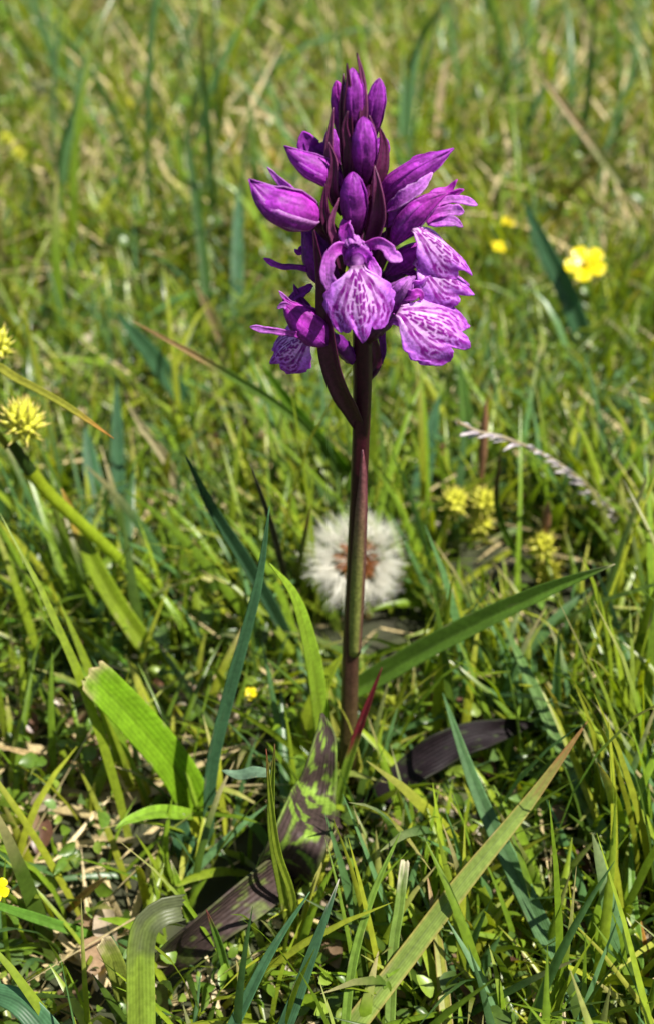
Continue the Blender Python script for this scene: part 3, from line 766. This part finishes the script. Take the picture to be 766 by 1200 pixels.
blade('long keeled deep green blade sweeping out from behind the orchid stem', [(352, 838), (420, 806), (520, 750), (630, 697), (720, 661)], 27, -.004, c3(.14, .26, .03), c3(.35, .33, .2), .01, 14, .65, z0=.006, bend=1.2)
blade('long straight yellow-green blade with a withered russet tip', [(300, 1350), (470, 1128), (545, 1030), (620, 938), (688, 845)], 25, -.026, c3(.21, .29, .06), c3(.27, .15, .05), .11, -8, .4, edge=c3(.38, .30, .08))
blade('broad soft blue-green blade crossing under the russet-tipped one', [(760, 1330), (660, 1140), (605, 1025), (560, 930), (518, 812)], 25, -.004, c3(.12, .24, .09), None, roll=12, fold=.25, bend=1.15)
blade('pale green blade leaning beside the dark basal leaf', [(745, 1070), (700, 970), (645, 850), (585, 722)], 19, .030, c3(.16, .28, .08), None, roll=-10, bend=1.3)
blade('thin bent green stem-like blade under the orchid', [(398, 1330), (408, 1160), (432, 1060), (470, 972)], 11, -.045, c3(.17, .28, .04), None, fold=.7)
blade('short upright blade with a pale blunt tip beside the thin bent one', [(452, 1340), (459, 1130), (467, 1065), (474, 1008)], 12, -.045, c3(.18, .28, .05), c3(.6, .56, .42), .05, shape=CUT, fold=.7)
blade('yellowing striped blade with a torn brown tip', [(536, 1360), (518, 1150), (508, 1075), (500, 1026)], 16, -.045, c3(.34, .36, .06), c3(.42, .30, .15), .12, edge=c3(.30, .20, .06), fold=.3)
blade('bare brown twig leaning in the long grass', [(760, 1240), (735, 1175), (695, 1105), (648, 1030)], 9, -.035, c3(.20, .13, .09), c3(.14, .07, .07), .2, fold=.9, **DRY)
blade('pale straw stalk leaning beneath the soft blue-green blade', [(710, 1240), (675, 1160), (600, 1040), (520, 930)], 9, -.012, TAN, None, fold=.8, **DRY)
blade('clear green upright blade at the edge of the long grass', [(750, 1340), (746, 1120), (740, 1040), (738, 970)], 15, -.03, c3(.16, .30, .04), None, fold=.5)
blade('orange-tipped blade at the edge of the long grass', [(775, 1230), (764, 1160), (754, 1110), (748, 1072)], 16, -.045, c3(.30, .30, .05), c3(.48, .26, .05), .5, fold=.3)
blade('dry brown curved stalk by the orange-tipped blade', [(752, 1120), (746, 1060), (756, 1020), (775, 985)], 7, -.03, c3(.34, .24, .14), None, fold=.8, **DRY)
blade('flat green blade lying under the leaning sedge stem', [(160, 792), (120, 762), (60, 745), (-20, 722)], 22, .055, c3(.12, .27, .025), None, roll=-15)
blade('long olive blade lying flat under the green one', [(185, 778), (120, 776), (60, 780), (-10, 785)], 12, .05, c3(.17, .21, .04), None, roll=-20)
blade('yellow-green sedge blade running under the leaning stem', [(205, 795), (160, 740), (115, 668), (72, 572)], 23, .055, c3(.25, .35, .02), c3(.45, .30, .06), .18, 10)
blade('bluish upright blade between the spiky sedge head and its neighbour', [(118, 640), (112, 580), (100, 500)], 24, .13, BG * .95, None, fold=.5)
blade('narrow bluish upright blade next to the pale leaf stalk', [(140, 620), (138, 540), (137, 448)], 17, .14, BG * .9, None, fold=.6)
blade('bluish blade slanting above the narrow upright ones', [(232, 492), (200, 445), (165, 400), (136, 366)], 24, .17, BG * 1.1, None, fold=.3)
blade('long arching blade with a dry brown tip behind the orchid stem', [(420, 592), (375, 520), (330, 478), (250, 428), (155, 376)], 11, .07, c3(.11, .20, .03), c3(.38, .26, .12), .22, fold=.7)
blade('lush green blade crossing behind the orchid stem', [(425, 580), (385, 528), (345, 480), (305, 425)], 16, .10, c3(.14, .28, .02), None, fold=.5)
blade('blue-green broad blade standing between orchid and sedge pair', [(486, 625), (494, 560), (514, 462)], 22, .13, BG * 1.05, None, fold=.3)
blade('light green upright blade behind the pinkish-brown spike', [(548, 575), (546, 500), (538, 420)], 17, .14, c3(.16, .30, .06), None, fold=.3)
blade('dark thin blade rising through the yellow sedge heads', [(640, 690), (605, 650), (582, 595), (586, 525)], 8, .070, c3(.10, .18, .02), c3(.10, .08, .03), .25, fold=.8)
blade('green stem-like blade leaning out from the stacked sedge', [(745, 770), (690, 735), (650, 700)], 14, .075, c3(.17, .30, .02), None, fold=.7)
blade('pale olive blade lying level above the keeled blade', [(800, 655), (740, 660), (660, 668)], 12, .10, c3(.24, .28, .10), None)
blade('tall dark green blade in the blurred meadow behind the buds', [(245, 385), (240, 320), (228, 220), (217, 138)], 13, .34, DG * 1.1, None, fold=.6)
blade('tall blue-green blade in the blurred meadow close to the fat bud', [(276, 385), (278, 320), (279, 215)], 15, .32, BG, None, fold=.5)
blade('straw-green stalk slanting through the blurred meadow', [(790, 270), (735, 222), (680, 150), (620, 70)], 12, .42, c3(.28, .32, .10), TAN, .4, fold=.6)
blade('blue-green broad blade beside the bright buttercup', [(690, 420), (668, 355), (640, 295), (612, 235)], 24, .24, BG * 1.1, None, fold=.3)
blade('short straw-coloured blade angled above the buttercup', [(640, 245), (670, 222), (706, 188)], 10, .33, c3(.42, .36, .12), None, fold=.5, **DRY)
blade('curled dry stalk standing pale in the far grass', [(512, 190), (514, 130), (520, 80), (528, 68)], 9, .52, c3(.5, .38, .22), None, fold=.5, **DRY)
blade('arched pale dry stalk in the grass beyond the top buds', [(372, 190), (340, 150), (305, 132), (262, 128)], 9, .46, c3(.55, .45, .25), None, fold=.5, **DRY)
blade('bent tan stalk below the blue-green meadow blade', [(268, 420), (250, 375), (228, 330)], 11, .22, c3(.48, .36, .18), None, fold=.5, **DRY)
blade('pale bent straw stalk near the narrow bluish blades', [(215, 590), (195, 540), (165, 498), (148, 470)], 11, .115, c3(.46, .40, .22), None, fold=.6, **DRY)
blade('thin green blade lying low beside the bent straw', [(175, 620), (130, 600), (110, 560)], 9, .11, MG, None)
blade('small blue-grey leaf with a blunt tip lying level near the spotted leaf', [(322, 908), (300, 906), (280, 909), (260, 903)], 15, -.034, c3(.16, .26, .16), None, roll=-25, z0=.045, shape=LANCE, prot=True)
blade('dark green blade leaning in the shade behind the cut-off blade', [(225, 1020), (215, 985), (205, 955)], 24, -.02, BG * .8, c3(.4, .4, .3), .05, shape=CUT)
blade('bright little shoot in front of the shaded bent blade', [(222, 1075), (212, 1045), (200, 1008)], 10, -.035, c3(.24, .38, .03), c3(.6, .55, .4), .08)
blade('thin pointed shoot standing before the brown basal leaf', [(270, 1160), (258, 1110), (242, 1066)], 10, -.058, c3(.12, .24, .03), c3(.2, .06, .06), .1, fold=.7)
blade('lime leaf curving up between litter and cut-off blade', [(225, 955), (185, 952), (150, 962), (135, 972)], 17, -.03, c3(.22, .38, .03), None, roll=-15, z0=.012)
blade('long green blade low over the straw litter', [(115, 1100), (70, 1085), (0, 1062), (-40, 1050)], 12, -.055, c3(.14, .30, .04), None)
blade('orange-brown straw lying in the litter', [(85, 1062), (105, 1043), (125, 1028)], 9, -.045, c3(.45, .25, .06), None, **DRY)
blade('long tan straw lying across the litter heap', [(112, 905), (60, 890), (-10, 872)], 9, -.01, c3(.45, .33, .16), None, **DRY)
blade('yellow-green broken blade lying by the litter', [(150, 1180), (135, 1130), (120, 1100)], 22, -.06, c3(.30, .36, .06), c3(.5, .42, .25), .08, shape=CUT)

# ================================================================== SWARD (grass nobody could count) 
def project_many(p):
    d = p - CAM; dep = d @ FWD
    return 383 + F * (d @ RIGHT) / dep, 600 - F * (d @ UP) / dep, dep

CLEAR = []                     # open spots where low light reaches the sedge heads and the seed head
for q_, rad_ in ((P(550, 595, .093), .022), (P(637, 655, .078), .020), (P(420, 655, .060), .016)):
    CLEAR.append((q_[0] + SUN_DIR.x * .028, q_[1] + SUN_DIR.y * .028, rad_))
PAL = np.array([[.12, .20, .014], [.165, .265, .018], [.22, .30, .020], [.29, .33, .026], [.065, .115, .014], [.085, .18, .055], [.11, .22, .085], [.32, .33, .05], [.46, .37, .19]])
def sward(name, n, yr, xr, lr, wr, lean, weights, label, nseg=5, seed=1, mat=None, margin=160, curv=(.3, 1.3), biasaz=None, dryt=.25, single=None, cat='grass', clump=.35, zone=None):
    r = np.random.default_rng(seed)
    yy = yr[0] + (yr[1] - yr[0]) * r.random(n); half = lerp(xr[0], xr[1], (yy - yr[0]) / (yr[1] - yr[0]))
    xx = r.uniform(-1, 1, n) * half
    dens = value_noise(xx * 38 + 20, yy * 38 + 20, 61) * .6 + value_noise(xx * 11 + 20, yy * 11 + 20, 62) * .4
    ok = dens > clump * r.random(n) * 1.6
    xx, yy = xx[ok], yy[ok]
    base = np.stack([xx, yy, ground_h(xx, yy) - .002], 1)
    px, py, dep = project_many(base)
    ok = (dep > .03) & (px > -margin) & (px < 766 + margin) & (py < 1200 + margin * 2.5)
    if zone is not None: ok &= zone(px, py, r)
    if yr[0] < .3:
        for cx, cy, rad in CLEAR:
            ok &= np.hypot(base[:, 0] - cx, base[:, 1] - cy) > rad * r.uniform(.7, 1, len(ok))
    base = base[ok]; n = len(base)
    L = r.uniform(*lr, n) * np.exp(r.normal(size=n) * .28); W = r.uniform(*wr, n) * np.exp(r.normal(size=n) * .3)
    az = r.uniform(0, 2 * math.pi, n)
    if biasaz is not None:
        az = np.where(r.random(n) < biasaz[1], biasaz[0] + r.normal(size=n) * .6, az)
    a0 = np.abs(r.normal(size=n)) * lean if lean < .8 else np.abs(lean + r.normal(size=n) * .18); a1 = a0 + r.uniform(*curv, n)
    t = np.linspace(0, 1, nseg + 1)
    ang = a0[:, None] + (a1 - a0)[:, None] * t[None] ** 1.5
    ds = (L / nseg)[:, None]
    hx = np.concatenate([np.zeros((n, 1)), np.cumsum(np.sin((ang[:, 1:] + ang[:, :-1]) / 2) * ds, 1)], 1)
    hz = np.concatenate([np.zeros((n, 1)), np.cumsum(np.cos((ang[:, 1:] + ang[:, :-1]) / 2) * ds, 1)], 1)
    dirh = np.stack([np.cos(az), np.sin(az), np.zeros(n)], 1)
    s = base[:, None] + dirh[:, None] * hx[..., None]; s[..., 2] += hz
    s[..., 2] = np.maximum(s[..., 2], base[:, None, 2] - .002 + .003 * t[None])
    bad = np.zeros(n, bool); soft = np.zeros(n, bool)
    fine = np.concatenate([lerp(s[:, :-1], s[:, 1:], a_) for a_ in (.33, .66, 1.0)], 1)
    for k in range(fine.shape[1]):
        qx, qy, qd = project_many(fine[:, k])
        iy = np.clip((qy // 10).astype(int) + 5, 0, 129); ix = np.clip((qx // 10).astype(int) + 5, 0, 89)
        bad |= (fine[:, k, 1] < KEEP[iy, ix]) | (qd < .10)
        soft |= fine[:, k, 1] < SOFT[iy, ix]
    keepm = ~bad & ~(soft & (r.random(n) < .72))
    s, W, az, base, a0 = s[keepm], W[keepm], az[keepm], base[keepm], a0[keepm]; n = len(s)
    tw = r.normal(size=n) * .7
    side = np.stack([-np.sin(az) * np.cos(tw), np.cos(az) * np.cos(tw), np.sin(tw)], 1)
    T = nrm(np.gradient(s, axis=1))
    S = side[:, None] - T * np.sum(T * side[:, None], -1, keepdims=True); S = nrm(S); N = np.cross(S, T)
    wp = np.interp(t, [0, .3, .65, .88, 1], [.7, 1, .8, .4, .04])
    w = W[:, None] * wp[None] / 2
    fo = r.uniform(.1, .6, n)[:, None, None]
    a = s - S * w[..., None] + N * w[..., None] * fo; c = s; b = s + S * w[..., None] + N * w[..., None] * fo
    verts = np.stack([a, c, b], 2).reshape(-1, 3)
    nr = nseg + 1
    i = np.arange(n)[:, None, None] * nr * 3 + np.arange(nseg)[None, :, None] * 3 + np.arange(2)[None, None]
    faces = np.stack([i, i + 1, i + 4, i + 3], -1).reshape(-1, 4)
    wts = np.asarray(weights, float)
    patch = value_noise(base[:, 0] * 22 + 7, base[:, 1] * 22 + 7, 71)
    k = np.searchsorted(np.cumsum(wts / wts.sum()), np.clip(r.random(n) * .75 + patch * .25, 0, .999))
    col = PAL[np.minimum(k, len(PAL) - 1)] * r.uniform(.75, 1.25, n)[:, None]
    col = np.repeat(col[:, None], nr, 1)
    dry = r.random(n) < dryt
    f_ = sstep(.6, 1, t)[None, :, None] * dry[:, None, None] * r.uniform(.3, 1, n)[:, None, None]
    col = lerp(col, c3(.45, .36, .18), f_)
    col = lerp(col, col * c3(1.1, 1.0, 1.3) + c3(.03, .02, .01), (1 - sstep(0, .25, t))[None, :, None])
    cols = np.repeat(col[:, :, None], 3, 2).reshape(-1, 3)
    if single:
        vv = verts.reshape(n, nr * 3, 3); cc_ = cols.reshape(n, nr * 3, 3); f0 = faces[:nseg * 2]
        for j in range(n):
            hue = 'straw-coloured' if k[j] >= 8 else ('bluish' if k[j] in (5, 6) else ('dark green' if k[j] in (0, 4) else ('yellow-green' if k[j] in (3, 7) else 'fresh green')))
            tx, ty, _ = proj(vv[j, -2]); tilt = abs(s[j, -1, 0] - s[j, 0, 0]) / (s[j, -1, 2] - s[j, 0, 2] + 1e-4)
            lm = min(LANDMARKS, key=lambda q: (q[0] - tx) ** 2 + (q[1] - ty) ** 2)[2]
            look = ('narrow ' if W[j] < .0019 else ('broad ' if W[j] > .0029 else 'slim ')) + hue + ' blade ' + ('standing up' if tilt < .45 else ('leaning' if tilt < 1.3 else 'bent low')) + (' with a dry tip' if dry[j] and k[j] < 8 else '')
            link('dry_stalk' if k[j] >= 8 else 'grass_leaf', mesh_from('grass_leaf', vv[j], f0, cc_[j]), M_GRASS, None, None, vv[j, 1], look + ' ' + lm, 'dry stalk' if k[j] >= 8 else 'grass blade', single)
        return
    me = mesh_from(name, verts, faces, cols)
    return link(name, me, mat or M_GRASS, None, label=label, cat=cat, kind='stuff')

LANDMARKS = [(360, 930, 'near the spotted leaf'), (160, 850, 'near the cut-off wide blade'), (60, 960, 'in the straw litter'), (545, 870, 'near the dark basal leaf'),
             (560, 1020, 'near the russet-tipped blade'), (680, 1080, 'around the bare brown twig'), (165, 1120, 'near the shrivelled bent blade'), (330, 1120, 'under the spotted leaf'),
             (440, 1080, 'near the pale blunt-tipped blade'), (415, 850, 'at the orchid stem'), (740, 1000, 'in the thick outer grass'), (560, 740, 'around the keeled blade'), (250, 740, 'around the slender folded blade'),
             (100, 720, 'under the leaning sedge stem'), (690, 800, 'beyond the keeled blade tip'), (60, 1150, 'by the corner blue-green blade')]
W_MIX = [3, 4, 3.2, 2, 2, 1.6, 1.6, .9, .7]
W_YEL = [2, 3, 4, 3.5, 1, .8, .8, 1.8, 1.4]
W_BLU = [2, 2.5, 1.6, .8, 1.5, 3, 3, .4, .5]
sward('grass', 30000, (-.14, .34), (.16, .34), (.012, .036), (.0008, .0024), .6, W_MIX, 'dense short meadow grass around the orchid', seed=1,
      zone=lambda px, py, r: ~((px < 170) & (py > 830) & (r.random(len(px)) < .6)))
sward('grass', 1500, (-.13, .10), (.15, .2), (.035, .065), (.0014, .0032), .35, W_BLU, '', seed=2, curv=(.2, .8), biasaz=(2.2, .5), nseg=8,
      zone=lambda px, py, r: ((px > 400) | (r.random(len(px)) < .3)) & (px > -20) & (px < 786) & (py < 1330), single='loose blades around the orchid')
sward('grass', 520, (-.13, .03), (.15, .17), (.055, .085), (.0022, .0036), .45, [1, 2, 2, 1, .5, 3, 4, .4, .3], '', seed=25, curv=(.1, .5), biasaz=(2.2, .8), nseg=9,
      zone=lambda px, py, r: (px > 470) & (px < 820) & (py > 980) & (py < 1400), single='loose blades around the orchid')
sward('grass', 4200, (-.13, .12), (.15, .2), (.03, .06), (.0014, .0028), .4, W_MIX, 'longer leaning grass in front of the orchid', seed=22, curv=(.2, .9), biasaz=(2.2, .5),
      zone=lambda px, py, r: (px > 400) | (r.random(len(px)) < .35))
sward('grass', 2600, (.03, .34), (.2, .34), (.022, .045), (.0012, .0026), .5, W_MIX, 'taller green grass behind the dandelion clock', seed=3)
sward('grass', 26000, (.30, 1.0), (.32, .62), (.02, .05), (.0012, .0030), .6, W_YEL, 'blurred meadow grass beyond the orchid', seed=4, nseg=4)
sward('grass', 16000, (1.0, 2.6), (.62, 1.5), (.04, .10), (.003, .006), .5, W_YEL, 'far meadow grass out of focus', seed=5, nseg=3, margin=300)
sward('grass', 1300, (.3, 1.1), (.32, .66), (.07, .13), (.002, .0042), .3, W_BLU, 'tall bluish blades standing out of the blurred meadow', seed=6)
W_DRY = [0, 0, 0, 0, 0, 0, 0, .6, 4]
sward('straw_litter', 5200, (-.13, .34), (.16, .34), (.012, .05), (.0008, .002), 1.35, W_DRY, 'dry tan straw lying among the grass', seed=7, mat=M_DRY, curv=(.0, .3), cat='straw')
sward('straw_litter', 15000, (.30, 1.6), (.32, 1.0), (.02, .07), (.0012, .003), .9, W_DRY, 'dry straw scattered through the blurred meadow', seed=8, mat=M_DRY, curv=(.0, .6), cat='straw')
sward('straw_litter', 7000, (-.13, .03), (.15, .18), (.008, .03), (.001, .0030), 1.4, W_DRY, 'pale heap of straw litter beside the cut-off blade', seed=9, mat=M_DRY, curv=(.0, .2), cat='straw',
      zone=lambda px, py, r: (px < 190) & (py > 830))

# small rounded leaves of the ground cover
def cover(name, n, yr, xr, size, pal, label, seed, zr=(.004, .018), flat=.6):
    r = np.random.default_rng(seed)
    yy = r.uniform(*yr, n); half = lerp(xr[0], xr[1], (yy - yr[0]) / (yr[1] - yr[0])); xx = r.uniform(-1, 1, n) * half
    ok = value_noise(xx * 24 + 40, yy * 24 + 40, 81) > .38
    xx, yy = xx[ok], yy[ok]; n = len(xx)
    c = np.stack([xx, yy, ground_h(xx, yy) + r.uniform(*zr, n)], 1)
    px, py, dep = project_many(c)
    iy = np.clip((py // 10).astype(int) + 5, 0, 129); ix = np.clip((px // 10).astype(int) + 5, 0, 89)
    ok = (dep > .08) & (px > -150) & (px < 916) & (py < 1500) & (c[:, 1] > KEEP[iy, ix])
    c = c[ok]; n = len(c)
    N = nrm(np.stack([r.normal(size=n) * flat, r.normal(size=n) * flat, np.ones(n)], 1))
    a = r.uniform(0, 6.283, n); X = np.stack([np.cos(a), np.sin(a), np.zeros(n)], 1)
    X = nrm(X - N * np.sum(X * N, 1, keepdims=True)); Y = np.cross(N, X)
    sz = r.uniform(*size, n); asp = r.uniform(.4, .85, n)
    tl = np.array([0, .25, .55, .85, 1.0]); wl = np.array([.15, .8, 1, .6, .06])
    vs = []
    for t_, w_ in zip(tl, wl):
        for u_ in (-1, 0, 1):
            z = -.35 * (t_ - .4) ** 2 + (.14 * abs(u_) * w_)
            vs.append(c + X * ((t_ - .5) * sz)[:, None] + Y * (u_ * w_ * .5 * asp * sz)[:, None] + N * (z * sz)[:, None])
    verts = np.stack(vs, 1).reshape(-1, 3)
    i = np.arange(n)[:, None, None] * 15 + np.arange(4)[None, :, None] * 3 + np.arange(2)[None, None]
    faces = np.stack([i, i + 1, i + 4, i + 3], -1).reshape(-1, 4)
    pal = np.asarray(pal); col = pal[r.integers(0, len(pal), n)] * r.uniform(.7, 1.3, n)[:, None]
    link(name, mesh_from(name, verts, faces, np.repeat(col, 15, 0)), M_GRASS, None, label=label, cat='ground cover', kind='stuff')
GP = [[.11, .20, .025], [.15, .25, .025], [.21, .30, .04], [.08, .14, .025], [.13, .22, .06]]
cover('ground_cover', 12000, (-.14, .34), (.16, .34), (.002, .0055), GP, 'small rounded green leaves of the low ground cover', 11, (.003, .018), .9)
cover('ground_cover', 7000, (.3, 1.2), (.32, .72), (.006, .013), GP, 'low leafy ground cover in the blurred meadow', 12, (.005, .03))
cover('dead_leaves', 2200, (-.14, .34), (.16, .34), (.003, .010), [[.30, .20, .12], [.45, .36, .26], [.16, .08, .05], [.55, .48, .38]], 'small dry brown and pale leaf scraps in the grass', 13, (.002, .010), .4)
